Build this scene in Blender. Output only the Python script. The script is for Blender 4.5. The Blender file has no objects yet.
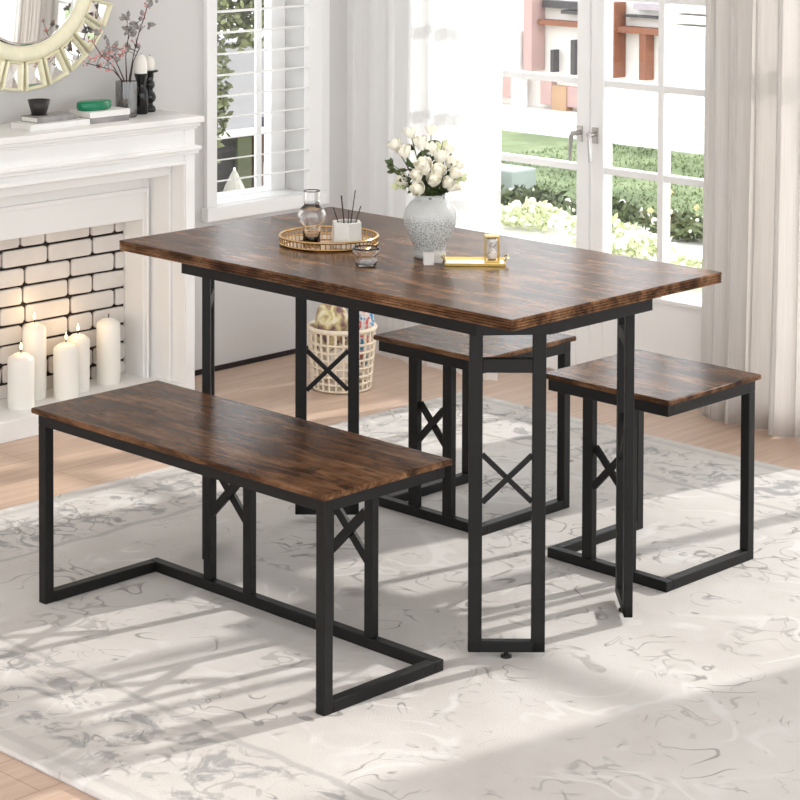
import bpy, math, random
from mathutils import Vector, Matrix, Quaternion
random.seed(7)
PI = math.pi
scene = bpy.context.scene
COL = scene.collection

# ------------------------------------------------------------------ helpers
class MB:
    """collects shapes, links them as ONE mesh object"""
    def __init__(s): s.v = []; s.f = []; s.sm = []
    def add(s, vs, fs, smooth=False):
        b = len(s.v); s.v += [tuple(v) for v in vs]
        for f in fs: s.f.append(tuple(b+i for i in f)); s.sm.append(smooth)
    def box(s, a, b):
        x0, y0, z0 = [min(p, q) for p, q in zip(a, b)]; x1, y1, z1 = [max(p, q) for p, q in zip(a, b)]
        s.add([(x0,y0,z0),(x1,y0,z0),(x1,y1,z0),(x0,y1,z0),(x0,y0,z1),(x1,y0,z1),(x1,y1,z1),(x0,y1,z1)],
              [(0,3,2,1),(4,5,6,7),(0,1,5,4),(1,2,6,5),(2,3,7,6),(3,0,4,7)])
    def bar(s, p, q, w, h, up=(0,0,1)):
        """rectangular bar from p to q; h along 'up', w across"""
        p, q, up = Vector(p), Vector(q), Vector(up)
        d = (q-p).normalized(); r = d.cross(up).normalized(); u = r.cross(d)
        vs = []
        for c in (p, q):
            for a, b in ((-1,-1),(1,-1),(1,1),(-1,1)): vs.append(c + r*(a*w/2) + u*(b*h/2))
        s.add(vs, [(0,1,2,3),(7,6,5,4),(0,4,5,1),(1,5,6,2),(2,6,7,3),(3,7,4,0)])
    def stack(s, loops, cap=True, smooth=False):
        n = len(loops[0]); vs = [p for l in loops for p in l]; fs = []
        for k in range(len(loops)-1):
            for i in range(n):
                j = (i+1) % n; fs.append((k*n+i, k*n+j, (k+1)*n+j, (k+1)*n+i))
        s.add(vs, fs, smooth)
        if cap:
            s.add(loops[0], [tuple(range(n-1,-1,-1))]); s.add(loops[-1], [tuple(range(n))])
    def lathe(s, prof, c=(0,0,0), n=32, smooth=True, cap=True, flute=None):
        loops = []
        for r, z in prof:
            l = []
            for i in range(n):
                a = 2*PI*i/n; rr = r*(1+(flute(a, z) if flute else 0))
                l.append((c[0]+rr*math.cos(a), c[1]+rr*math.sin(a), c[2]+z))
            loops.append(l)
        s.stack(loops, cap, smooth)
    def tube(s, pts, r, n=8, cap=True):
        pts = [Vector(p) for p in pts]; loops = []
        rs = r if isinstance(r, (list, tuple)) else [r]*len(pts)
        ref = Vector((0.13, 0.31, 0.94))
        for k, p in enumerate(pts):
            d = (pts[min(k+1, len(pts)-1)] - pts[max(k-1, 0)]).normalized()
            if abs(d.dot(ref)) > 0.97: ref = Vector((0.9, 0.2, 0.1))
            a = d.cross(ref).normalized(); b = d.cross(a)
            loops.append([p + (a*math.cos(2*PI*i/n) + b*math.sin(2*PI*i/n))*rs[k] for i in range(n)])
        s.stack(loops, cap, True)
    def ball(s, c, r, n=10, m=7, sq=(1,1,1)):
        loops = []
        for j in range(1, m):
            t = PI*j/m
            loops.append([(c[0]+sq[0]*r*math.sin(t)*math.cos(2*PI*i/n), c[1]+sq[1]*r*math.sin(t)*math.sin(2*PI*i/n), c[2]-sq[2]*r*math.cos(t)) for i in range(n)])
        s.stack(loops, True, True)
    def leaf(s, p, d, nrm, L, W, bend=0.15):
        p, d, nrm = Vector(p), Vector(d).normalized(), Vector(nrm)
        w = d.cross(nrm)
        if w.length < 1e-4: w = d.orthogonal()
        w.normalize(); u = w.cross(d)
        a = p; m1 = p+d*L*.45+u*L*bend; t = p+d*L
        s.add([a, p+d*L*.3+w*W*.42, p+d*L*.65+w*W*.4, t, p+d*L*.65-w*W*.4, p+d*L*.3-w*W*.42, m1],
              [(0,1,6),(1,2,6),(2,3,6),(3,4,6),(4,5,6),(5,0,6)], True)
    def build(s, name, mat, parent=None, loc=None, bevel=0, rot=None, seg=2, solid=0):
        me = bpy.data.meshes.new(name); me.from_pydata(s.v, [], s.f); me.update()
        me.polygons.foreach_set('use_smooth', s.sm)
        o = bpy.data.objects.new(name, me); COL.objects.link(o)
        if mat: me.materials.append(mat)
        if loc: o.location = loc
        if rot: o.rotation_euler = rot
        if parent: o.parent = parent
        if solid:
            m = o.modifiers.new('solid', 'SOLIDIFY'); m.thickness = solid; m.offset = 0
        if bevel:
            m = o.modifiers.new('bevel', 'BEVEL'); m.width = bevel; m.segments = seg; m.limit_method = 'ANGLE'; m.angle_limit = math.radians(40)
        return o

def tag(o, label, cat, group=None, kind=None):
    o['label'] = label; o['category'] = cat
    if group: o['group'] = group
    if kind: o['kind'] = kind
    return o
def struct(o): o['kind'] = 'structure'; return o
def thing(name, label, cat, loc=(0,0,0), rz=0, group=None):
    o = bpy.data.objects.new(name, None); COL.objects.link(o); o.empty_display_size = .05
    o.location = loc; o.rotation_euler = (0,0,rz)
    return tag(o, label, cat, group)
def dup(root, loc, rz, label, group=None):
    r = root.copy(); COL.objects.link(r); r.location = loc; r.rotation_euler = (0,0,rz); r['label'] = label
    if group: r['group'] = group
    for ch in list(root.children):
        c = ch.copy(); COL.objects.link(c); c.parent = r
        for g in list(ch.children):
            d = g.copy(); COL.objects.link(d); d.parent = c
    return r

# ------------------------------------------------------------------ materials
def lin(c): return tuple((x/12.92 if x <= .04045 else ((x+.055)/1.055)**2.4) for x in c)
def rgb(r, g, b): return (*lin((r/255, g/255, b/255)), 1)
class NT:
    def __init__(s, name):
        s.m = bpy.data.materials.new(name); s.m.use_nodes = True
        s.t = s.m.node_tree; s.n = s.t.nodes; s.b = s.n['Principled BSDF']; s.out = s.n['Material Output']
    def new(s, typ, **kw):
        n = s.n.new(typ)
        for k, v in kw.items(): setattr(n, k, v)
        return n
    def link(s, a, b): s.t.links.new(a, b)
    def set(s, n, **kw):
        for k, v in kw.items():
            k = k.replace('_', ' ')
            if hasattr(v, 'is_linked') or isinstance(v, bpy.types.NodeSocket): s.link(v, n.inputs[k])
            else: n.inputs[k].default_value = v
        return n
    def coord(s, scale=(1,1,1), loc=(0,0,0), src='Object', rot=(0,0,0)):
        tc = s.new('ShaderNodeTexCoord'); mp = s.new('ShaderNodeMapping')
        mp.inputs['Scale'].default_value = scale; mp.inputs['Location'].default_value = loc; mp.inputs['Rotation'].default_value = rot
        s.link(tc.outputs[src], mp.inputs['Vector']); return mp.outputs['Vector']
    def noise(s, vec, scale, detail=4, rough=.5, dist=0):
        n = s.new('ShaderNodeTexNoise'); s.link(vec, n.inputs['Vector'])
        s.set(n, Scale=scale, Detail=detail, Roughness=rough, Distortion=dist); return n.outputs['Fac']
    def ramp(s, fac, stops, interp='LINEAR'):
        r = s.new('ShaderNodeValToRGB'); r.color_ramp.interpolation = interp
        el = r.color_ramp.elements
        while len(el) < len(stops): el.new(.5)
        for e, (p, c) in zip(el, stops): e.position = p; e.color = c if len(c) == 4 else (*c, 1)
        s.link(fac, r.inputs['Fac']); return r.outputs['Color']
    def mix(s, fac, a, b, blend='MIX'):
        m = s.new('ShaderNodeMix', data_type='RGBA', blend_type=blend)
        for k, v in ((0, fac), (6, a), (7, b)):
            if isinstance(v, bpy.types.NodeSocket): s.link(v, m.inputs[k])
            else: m.inputs[k].default_value = v
        return m.outputs[2]
    def math(s, op, a, b=0.0, clamp=False):
        m = s.new('ShaderNodeMath', operation=op); m.use_clamp = clamp
        for k, v in ((0, a), (1, b)):
            if isinstance(v, bpy.types.NodeSocket): s.link(v, m.inputs[k])
            else: m.inputs[k].default_value = v
        return m.outputs[0]
    def bump(s, h, strength=.2, dist=.01):
        b = s.new('ShaderNodeBump'); s.link(h, b.inputs['Height']); s.set(b, Strength=strength, Distance=dist)
        s.link(b.outputs['Normal'], s.b.inputs['Normal'])
def plain(name, col, rough=.5, metal=0, var=.06, nscale=12, bump=0, spec=.5, sheen=0):
    t = NT(name); v = t.coord()
    f = t.noise(v, nscale, 4)
    c2 = tuple(min(1, x*(1+var)) for x in col[:3]); c1 = tuple(x*(1-var) for x in col[:3])
    t.link(t.ramp(f, [(.3, c1), (.7, c2)]), t.b.inputs['Base Color'])
    t.set(t.b, Roughness=rough, Metallic=metal); t.b.inputs['Specular IOR Level'].default_value = spec
    if bump: t.bump(t.noise(v, nscale*6, 3), bump, .003)
    return t.m
def glass(name, refl=.08, tint=(1,1,1,1)):
    t = NT(name); tr = t.new('ShaderNodeBsdfTransparent'); gl = t.new('ShaderNodeBsdfGlossy'); mx = t.new('ShaderNodeMixShader')
    gl.inputs['Roughness'].default_value = .02; tr.inputs['Color'].default_value = tint
    lw = t.new('ShaderNodeLayerWeight'); lw.inputs['Blend'].default_value = .5
    fac = t.math('ADD', t.math('MULTIPLY', t.math('POWER', lw.outputs['Facing'], 4.0), .7), refl*.5, True)
    t.link(fac, mx.inputs[0]); t.link(tr.outputs[0], mx.inputs[1]); t.link(gl.outputs[0], mx.inputs[2])
    t.link(mx.outputs[0], t.out.inputs['Surface']); return t.m
def solid_glass(name, col=(1,1,1,1), rough=0.0, ior=1.45):
    t = NT(name); t.set(t.b, Roughness=rough, IOR=ior, Base_Color=col)
    t.b.inputs['Transmission Weight'].default_value = 1; return t.m

def wood_mat(name, dark=1.0):
    t = NT(name)
    oi = t.new('ShaderNodeObjectInfo'); tc = t.new('ShaderNodeTexCoord')
    off = t.new('ShaderNodeVectorMath', operation='SCALE'); cmb = t.new('ShaderNodeCombineXYZ')
    t.link(oi.outputs['Random'], cmb.inputs[0]); t.link(oi.outputs['Random'], cmb.inputs[1]); t.link(cmb.outputs[0], off.inputs[0]); off.inputs['Scale'].default_value = 7.3
    add = t.new('ShaderNodeVectorMath', operation='ADD'); t.link(tc.outputs['Object'], add.inputs[0]); t.link(off.outputs[0], add.inputs[1])
    def mp(sc):
        m = t.new('ShaderNodeMapping'); m.inputs['Scale'].default_value = sc; t.link(add.outputs[0], m.inputs['Vector']); return m.outputs['Vector']
    warp = t.noise(mp((3, 9, 9)), 1.5, 4, .6)
    def mpw(sc, amt):
        m = t.new('ShaderNodeMapping'); m.inputs['Scale'].default_value = sc
        sh = t.new('ShaderNodeVectorMath', operation='SCALE'); t.link(warp, sh.inputs[0]); sh.inputs['Scale'].default_value = amt
        ad = t.new('ShaderNodeVectorMath', operation='ADD'); t.link(add.outputs[0], ad.inputs[0]); t.link(sh.outputs[0], ad.inputs[1])
        t.link(ad.outputs[0], m.inputs['Vector']); return m.outputs['Vector']
    big = t.noise(mpw((2.8, 10, 10), .06), 1.5, 6, .62, .5)
    streak = t.noise(mpw((2.2, 30, 30), .02), 1.8, 4, .6, .3)
    fib = t.noise(mp((7, 95, 95)), 2.0, 4, .6, .2)
    saw = t.noise(mp((70, 9, 9)), 2.0, 3, .6)
    knot = t.noise(mpw((3.4, 13, 13), .10), 1.4, 5, .62, .8)
    base = t.ramp(big, [(.32, rgb(54, 35, 24)), (.43, rgb(82, 56, 38)), (.50, rgb(104, 73, 50)), (.58, rgb(121, 87, 61)), (.70, rgb(140, 106, 78))])
    st = t.ramp(streak, [(.32, (.58,)*3), (.5, (.96,)*3), (.68, (1.2, 1.2, 1.2))])
    c = t.mix(1.0, base, st, 'MULTIPLY')
    c = t.mix(1.0, c, t.ramp(fib, [(.32, (.70,)*3), (.5, (1.0,)*3), (.68, (1.24,)*3)]), 'MULTIPLY')
    c = t.mix(.5, c, t.ramp(saw, [(.35, (.75,)*3), (.6, (1.12,)*3)]), 'MULTIPLY')
    c = t.mix(t.math('MULTIPLY', t.ramp(knot, [(.55, (0,0,0)), (.66, (1,1,1))]), .75), c, rgb(30, 19, 14))
    t.link(c, t.b.inputs['Base Color'])
    t.link(t.ramp(fib, [(.3, (.26,)*3), (.7, (.16,)*3)]), t.b.inputs['Roughness'])
    t.bump(fib, .05, .001); t.b.inputs['Specular IOR Level'].default_value = .09
    return t.m

M = {}
M['wood'] = wood_mat('rustic_brown_wood')
M['edge'] = plain('ribbed_wood_edge', rgb(92, 62, 42), .5, var=.25, nscale=30)
M['black'] = plain('black_powder_coat', rgb(15, 14, 13), .5, var=.08, nscale=60, bump=.04, spec=.3)
M['wall'] = plain('warm_grey_wall_paint', rgb(212, 210, 208), .8, var=.01, nscale=3)
M['white'] = plain('white_paint', rgb(242, 241, 239), .45, var=.008, nscale=4)
M['ceil'] = plain('ceiling_paint', rgb(245, 244, 242), .9, var=.005)
M['brick'] = plain('whitewashed_brick', rgb(222, 217, 212), .8, var=.07, nscale=9, bump=.25)
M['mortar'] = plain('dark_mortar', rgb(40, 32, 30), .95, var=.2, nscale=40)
M['gold'] = plain('polished_gold', rgb(212, 178, 124), .22, 1, .04)
M['brass'] = plain('yellow_brass', rgb(214, 184, 110), .2, 1, .04)
M['champagne'] = plain('champagne_gilt', rgb(246, 241, 212), .4, .05, .05, 25)
M['steel'] = plain('brushed_nickel', rgb(190, 188, 184), .28, 1, .03)
M['concrete'] = plain('pale_concrete', rgb(216, 214, 208), .8, var=.05, nscale=30, bump=.1)
M['wax'] = plain('white_wax', rgb(248, 244, 236), .45, var=.01)
M['wax'].node_tree.nodes['Principled BSDF'].inputs['Subsurface Weight'].default_value = .12
M['wax'].node_tree.nodes['Principled BSDF'].inputs['Subsurface Radius'].default_value = (.02, .012, .008)
M['wick'] = plain('charred_wick', rgb(25, 20, 18), .9)
M['blackceramic'] = plain('black_glazed_ceramic', rgb(20, 19, 19), .18, var=.1)
M['darkcup'] = plain('dark_stoneware', rgb(38, 33, 32), .4, var=.15, nscale=40)
M['page'] = plain('book_pages', rgb(236, 233, 226), .8, var=.03, nscale=60)
M['bookwhite'] = plain('white_book_cover', rgb(235, 234, 232), .4, var=.02)
M['bookgrey'] = plain('grey_book_cover', rgb(146, 143, 142), .5, var=.3, nscale=25)
M['green'] = plain('green_lacquer', rgb(10, 122, 84), .15, var=.25, nscale=18)
M['smoke'] = glass('smoked_glass', .2, (.66, .65, .64, 1))
M['pane'] = glass('window_glass', .05)
M['clear'] = solid_glass('clear_glass')
M['mirror'] = plain('mirror_silver', (.93, .93, .92, 1), .03, 1, .0)
M['twig'] = plain('dark_twig_bark', rgb(66, 46, 42), .8, var=.2)
M['greyleaf'] = plain('dusty_grey_leaf', rgb(150, 146, 142), .7, var=.2, nscale=40)
M['berry'] = plain('pink_berry', rgb(214, 150, 146), .45, var=.2, nscale=50)
M['rose'] = plain('cream_rose_petal', rgb(252, 248, 232), .6, var=.03, nscale=30)
M['rose'].node_tree.nodes['Principled BSDF'].inputs['Subsurface Weight'].default_value = .2
M['rose'].node_tree.nodes['Principled BSDF'].inputs['Subsurface Radius'].default_value = (.01, .01, .006)
M['bud'] = plain('pale_green_bud', rgb(206, 212, 168), .6, var=.1, nscale=30)
M['leaf'] = plain('dark_green_leaf', rgb(66, 80, 44), .5, var=.3, nscale=40)
M['stem'] = plain('green_stem', rgb(92, 112, 60), .6)
M['wicker'] = plain('cream_wicker', rgb(236, 222, 200), .8, var=.08, nscale=60, bump=.2)
M['sand'] = plain('white_sand', rgb(244, 232, 222), .9)
M['reed'] = plain('black_reed', rgb(38, 32, 30), .7)
M['plaster'] = plain('white_plaster', rgb(240, 236, 230), .8, var=.03, nscale=2)  # even white plaster of the house
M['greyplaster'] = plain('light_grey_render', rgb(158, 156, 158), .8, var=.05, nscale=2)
M['timber'] = plain('terracotta_timber', rgb(138, 88, 66), .7, var=.15, nscale=8)
M['blush'] = plain('blush_post_paint', rgb(190, 158, 152), .8, var=.04)
M['orange'] = plain('orange_panel', rgb(184, 150, 118), .8, var=.1, nscale=5)
M['darkgrey'] = plain('dark_grey_frame', rgb(70, 66, 68), .6, var=.15)
M['blushgrey'] = plain('mauve_grey_frame', rgb(178, 166, 172), .7)
M['greyreflection'] = plain('grey_reflection', rgb(170, 178, 172), .7, var=.08, nscale=5)  # colour of the block that imitates a glass reflection
M['treeleaf'] = plain('yellow_green_foliage', rgb(112, 116, 76), .6, var=.5, nscale=3)
M['hedgeleaf'] = plain('hedge_foliage', rgb(92, 102, 66), .6, var=.45, nscale=6)
M['blossom'] = plain('white_blossom', rgb(244, 242, 226), .7, var=.06, nscale=20)
M['drapegreen'] = plain('olive_drape', rgb(66, 70, 44), .8, var=.1)
M['drapebrown'] = plain('brown_drape', rgb(88, 62, 44), .8, var=.1)
M['canvas'] = plain('pale_canvas', rgb(168, 164, 152), .8, var=.1)
M['pave'] = plain('pale_paving', rgb(226, 222, 212), .8, var=.06, nscale=3)

t = NT('candle_flame'); t.b.inputs['Base Color'].default_value = (1, .6, .2, 1)
f_ = t.noise(t.coord(), 30, 2); t.link(t.ramp(f_, [(.3, (1, .62, .2)), (.7, (1, .8, .42))]), t.b.inputs['Emission Color'])
t.b.inputs['Emission Strength'].default_value = 3; M['flame'] = t.m

# fabric of the curtains
t = NT('linen_curtain'); v = t.coord((1, 1, 1))
tr = t.new('ShaderNodeBsdfTranslucent'); mx = t.new('ShaderNodeMixShader')
v = t.coord((160, 1, 3)); colr = t.ramp(t.noise(v, 2, 2), [(.3, rgb(235, 231, 227)), (.7, rgb(242, 239, 236))])
t.link(colr, t.b.inputs['Base Color']); t.link(colr, tr.inputs['Color']); t.set(t.b, Roughness=.9)
t.b.inputs['Specular IOR Level'].default_value = .1
mx.inputs[0].default_value = .5; t.link(t.b.outputs[0], mx.inputs[1]); t.link(tr.outputs[0], mx.inputs[2]); t.link(mx.outputs[0], t.out.inputs['Surface'])
M['linen'] = t.m
t = NT('sheer_voile'); v = t.coord((60, 1, 2))
tr = t.new('ShaderNodeBsdfTranslucent'); tp = t.new('ShaderNodeBsdfTransparent'); m1 = t.new('ShaderNodeMixShader'); m2 = t.new('ShaderNodeMixShader')
cs = t.ramp(t.noise(v, 3, 3), [(.3, rgb(250, 249, 248)), (.7, rgb(254, 254, 253))])
t.link(cs, t.b.inputs['Base Color']); t.link(cs, tr.inputs['Color']); t.set(t.b, Roughness=.9); t.b.inputs['Specular IOR Level'].default_value = .05
m1.inputs[0].default_value = .55; t.link(t.b.outputs[0], m1.inputs[1]); t.link(tr.outputs[0], m1.inputs[2])
m2.inputs[0].default_value = .66; t.link(tp.outputs[0], m2.inputs[1]); t.link(m1.outputs[0], m2.inputs[2]); t.link(m2.outputs[0], t.out.inputs['Surface'])
M['sheer'] = t.m

# oak floor: boards along Y
t = NT('pale_oak_boards'); v = t.coord((1, 1, 1), rot=(0, 0, PI/2))
br = t.new('ShaderNodeTexBrick', offset=.37); t.link(v, br.inputs['Vector'])
t.set(br, Scale=1.0, Mortar_Size=.0016, Brick_Width=1.3, Row_Height=.15, Color1=rgb(208, 182, 163), Color2=rgb(194, 167, 147), Mortar=rgb(142, 114, 95))
g = t.noise(t.coord((22, 1.4, 1)), 2.0, 6, .62, .4)
c = t.mix(.5, br.outputs['Color'], t.ramp(g, [(.3, rgb(178, 148, 127)), (.55, rgb(206, 180, 160)), (.75, rgb(220, 198, 180))]))
t.link(c, t.b.inputs['Base Color']); t.set(t.b, Roughness=.42); t.bump(g, .08, .002); M['oak'] = t.m

# distressed rug
t = NT('distressed_floral_rug')
tc = t.new('ShaderNodeTexCoord'); sep = t.new('ShaderNodeSeparateXYZ'); t.link(tc.outputs['Object'], sep.inputs[0])
v = t.coord(); RX, RY = 1.72, 1.35
ex = t.math('SUBTRACT', RX, t.math('ABSOLUTE', sep.outputs['X'])); ey = t.math('SUBTRACT', RY, t.math('ABSOLUTE', sep.outputs['Y']))
ed = t.math('MINIMUM', ex, ey)
wob = t.math('MULTIPLY', t.math('SUBTRACT', t.noise(v, 9, 3), .5), .05)
edw = t.math('ADD', ed, wob)
base = t.ramp(t.noise(v, 2.2, 5, .6), [(.3, rgb(195, 190, 185)), (.5, rgb(207, 203, 198)), (.7, rgb(216, 213, 209))])
def contour(scale, level, width, dist, mscale, mlo, seedv):
    vv = t.coord((1,1,1), loc=seedv); n = t.noise(vv, scale, 1.2, .45, dist)
    d = t.math('ABSOLUTE', t.math('SUBTRACT', n, level))
    line = t.ramp(d, [(width*.5, (1,1,1)), (width*1.3, (0,0,0))])
    mask = t.ramp(t.noise(t.coord((1,1,1), loc=(seedv[1], seedv[0], 3)), mscale, 3, .6), [(mlo, (0,0,0)), (mlo+.07, (1,1,1))])
    return t.math('MULTIPLY', line, mask)
l1 = contour(5.2, .52, .013, 1.5, 3.4, .56, (1.7, 4.1, 0))
l2 = contour(8.5, .47, .016, 1.3, 4.5, .54, (7.7, 2.3, 0))
l3 = contour(13., .56, .035, .9, 5.0, .55, (3.1, 9.3, 0))
c = t.mix(t.math('MULTIPLY', l1, .7), base, rgb(132, 128, 125))
c = t.mix(t.math('MULTIPLY', l2, .75), c, rgb(138, 135, 132))
c = t.mix(t.math('MULTIPLY', l3, .55), c, rgb(158, 155, 152))
# lighter scrolls
sc = contour(4.2, .5, .03, 1.2, 3.0, .48, (11.2, 5.5, 0)); c = t.mix(t.math('MULTIPLY', sc, .6), c, rgb(222, 220, 217))
# border band with blotches
band = t.ramp(t.math('ABSOLUTE', t.math('SUBTRACT', edw, .21)), [(.10, (1,1,1)), (.135, (0,0,0))])
blot = t.ramp(t.noise(t.coord((1,1,1), loc=(2, 2, 0)), 11, 4, .65, 1.2), [(.50, (0,0,0)), (.60, (1,1,1))])
c = t.mix(t.math('MULTIPLY', t.math('MULTIPLY', band, blot), .75), c, rgb(148, 148, 148))
edge1 = t.ramp(t.math('ABSOLUTE', t.math('SUBTRACT', ed, .045)), [(.010, (1,1,1)), (.016, (0,0,0))])
c = t.mix(t.math('MULTIPLY', edge1, .35), c, rgb(172, 170, 168))
edge2 = t.ramp(t.math('ABSOLUTE', t.math('SUBTRACT', edw, .345)), [(.006, (1,1,1)), (.012, (0,0,0))])
c = t.mix(t.math('MULTIPLY', edge2, .5), c, rgb(162, 160, 158))
t.link(c, t.b.inputs['Base Color']); t.set(t.b, Roughness=.95); t.b.inputs['Specular IOR Level'].default_value = .1
t.bump(t.noise(v, 220, 3), .25, .004); M['rug'] = t.m

# textured vase glass
t = NT('frosted_lattice_glass'); v = t.coord()
vo = t.new('ShaderNodeTexVoronoi', feature='DISTANCE_TO_EDGE'); t.link(v, vo.inputs['Vector']); vo.inputs['Scale'].default_value = 175
cell = t.ramp(vo.outputs['Distance'], [(.10, (0,0,0)), (.22, (1,1,1))])
sp = t.new('ShaderNodeSeparateXYZ'); t.link(v, sp.inputs[0])
low = t.ramp(sp.outputs['Z'], [(.012, (0,0,0)), (.022, (1,1,1)), (.085, (1,1,1)), (.105, (0,0,0))])
f = t.math('MULTIPLY', cell, low)
t.link(t.mix(t.math('MULTIPLY', f, .75), rgb(240, 242, 240), rgb(140, 144, 140)), t.b.inputs['Base Color'])
t.set(t.b, Roughness=.12); t.b.inputs['Transmission Weight'].default_value = .45
t.bump(t.math('SUBTRACT', 1.0, cell), .5, .003); M['vase'] = t.m

# lawn, patterned cloth in the basket
t = NT('lawn_green'); v = t.coord()
t.link(t.ramp(t.noise(v, 1.6, 6, .7), [(.3, rgb(92, 106, 70)), (.5, rgb(122, 136, 94)), (.7, rgb(160, 170, 128))]), t.b.inputs['Base Color']); t.set(t.b, Roughness=.9); M['lawn'] = t.m
t = NT('patterned_cloth'); v = t.coord()
t.link(t.ramp(t.noise(v, 22, 3, .5, 1.0), [(.36, rgb(120, 92, 96)), (.45, rgb(176, 150, 120)), (.55, rgb(214, 204, 150)), (.68, rgb(236, 226, 210))]), t.b.inputs['Base Color']); t.set(t.b, Roughness=.85); M['cloth'] = t.m
t = NT('red_blue_cloth'); v = t.coord()
t.link(t.ramp(t.noise(v, 26, 2, .5, .6), [(.40, rgb(70, 140, 186)), (.48, rgb(236, 232, 226)), (.55, rgb(206, 60, 56)), (.7, rgb(230, 220, 214))]), t.b.inputs['Base Color']); t.set(t.b, Roughness=.85); M['cloth2'] = t.m

# ------------------------------------------------------------------ room
WX, WY = -1.93, 1.90            # inside faces of the left wall and of the wall with the glazed doors
FZ = -.012                      # floor; the top of the rug is z = 0
HC = 2.4
m = MB(); m.box((WX-.2, -5.2, FZ-.1), (4.6, WY+.2, FZ)); struct(m.build('floor', M['oak']))
m = MB(); m.box((WX-.2, -5.2, HC), (4.6, WY+.2, HC+.1)); struct(m.build('ceiling', M['ceil']))
W0, W1, WB, WT = 1.085, 1.497, .540, 1.75      # window in the left wall
m = MB()
m.box((WX-.2, -5.2, FZ), (WX, W0, HC)); m.box((WX-.2, W1, FZ), (WX, WY+.2, HC)); m.box((WX-.2, W0, FZ), (WX, W1, WB)); m.box((WX-.2, W0, WT), (WX, W1, HC))
struct(m.build('wall_left', M['wall']))
D0, D1, DT = -1.58, -.40, 2.06                 # glazed doors
V0, V1, VT, VB = -.30, 1.38, 2.15, .04         # window beyond the curtain
m = MB()
m.box((WX, WY, FZ), (D0, WY+.2, HC)); m.box((D0, WY, DT), (D1, WY+.2, HC)); m.box((D1, WY, FZ), (V0, WY+.2, HC))
m.box((V0, WY, FZ), (V1, WY+.2, VB)); m.box((V0, WY, VT), (V1, WY+.2, HC)); m.box((V1, WY, FZ), (4.6, WY+.2, HC))
struct(m.build('wall_back', M['wall']))
m = MB(); m.box((WX, .80, FZ), (WX+.008, WY, FZ+.016)); struct(m.build('shadow_line_left', M['mortar']))  # dark strip imitating the shadow line at the wall foot, no real skirting

# window with louvres in the left wall
m = MB(); cw = .044
m.box((WX, W0-cw, WB-.05), (WX+.02, W0, WT+.06)); m.box((WX, W1, WB-.05), (WX+.02, W1+.075, WT+.06)); m.box((WX, W0-cw, WT), (WX+.02, W1+.075, WT+.06))
m.box((WX, W1+.075, WB-.05), (WX+.012, W1+.115, WT+.06))
w = struct(m.build('window_1', M['white'], bevel=.002))
m = MB(); m.box((WX-.13, W0, WB-.02), (WX+.0005, W1, WB+.003)); m.box((WX, W0-cw-.01, WB-.045), (WX+.035, W1+.085, WB+.001)); m.build('window_sill', M['white'], w, bevel=.003)
GX = WX-.09
m = MB(); fx0, fx1 = GX-.04, GX
fx0 = GX-.016
m.box((fx0, W0, WB), (fx1, W0+.05, WT)); m.box((fx0, 1.430, WB), (fx1, W1, WT)); m.box((fx0, W0+.05, WB), (fx1, 1.430, WB+.006)); m.box((fx0, W0+.05, WT-.05), (fx1, 1.430, WT))
m.box((fx0+.002, 1.362, WB+.02), (fx1-.002, 1.388, WT-.04))
m.build('window_frame', M['white'], w, bevel=.003)
m = MB(); m.box((GX-.010, W0+.04, WB+.02), (GX-.007, 1.44, WT-.04)); m.build('window_pane', M['pane'], w)
for k in range(16):
    z = .619+.0705*k; a = math.radians(10.5); dx = .024
    m = MB(); m.bar((WX-.004-dx, (W0+W1)/2, z-dx*math.tan(a)), (WX-.004+dx, (W0+W1)/2, z+dx*math.tan(a)), W1-W0, .0045)
    m.tube([(WX-.004, W0-.0, z), (WX-.004, W0+.01, z)], .004); m.tube([(WX+.018, W1+.002, z), (WX+.03, W1+.002, z)], .005)
    o = m.build('louvre', M['white'], w)

# glazed double doors
def leaf(name, x0, x1, mull, hx, hd):
    y0, y1 = WY-.03, WY+.02; st = .052
    m = MB(); zt = DT-.03
    m.box((x0, y0, 0), (x0+st, y1, zt)); m.box((x1-st, y0, 0), (x1, y1, zt)); m.box((x0+st, y0, zt-.07), (x1-st, y1, zt)); m.box((x0+st, y0, 0), (x1-st, y1, .29))
    d = struct(m.build(name, M['white'], bevel=.004))
    m = MB(); m.box((x0+st, y0+.004, .29), (x1-st, y0-.012, .303)); m.build('bottom_bead', M['white'], d, bevel=.002)
    for z in (.683, .967, 1.25, 1.535, 1.82):
        m = MB(); m.box((x0+st, y0+.006, z-.011), (x1-st, y1-.006, z+.011)); m.build('glazing_bar', M['white'], d, bevel=.002)
    if mull:
        m = MB(); m.box((mull-.011, y0+.004, .29), (mull+.011, y1-.004, zt-.06)); m.build('mullion', M['white'], d, bevel=.002)
    m = MB(); m.box((x0+st-.01, y0+.022, .28), (x1-st+.01, y0+.026, zt-.06)); m.build('door_pane', M['pane'], d)
    m = MB(); hz = .80
    m.box((hx-.011, y0-.006, hz-.03), (hx+.011, y0, hz+.022)); m.tube([(hx, y0-.003, hz), (hx, y0-.04, hz)], .008, 12)
    m.tube([(hx, y0-.036, hz+.004), (hx+hd*.006, y0-.04, hz-.01), (hx+hd*.010, y0-.04, hz-.088)], [.008, .0075, .006], 12)
    m.build('door_handle', M['steel'], d)
    return d
leaf('door_1', -1.545, -.976, None, -1.012, -1)
leaf('door_2', -.968, -.435, -.690, -.947, 1)
m = MB()
m.box((D0, WY-.012, FZ), (-1.549, WY+.05, DT)); m.box((-.431, WY-.012, FZ), (D1, WY+.05, DT)); m.box((D0, WY-.012, DT-.026), (D1, WY+.05, DT))
m.box((D0, WY+.02, FZ), (D1, WY+.2, FZ+.012)); struct(m.build('trim_1', M['white'], bevel=.003))
m = MB()
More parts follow.
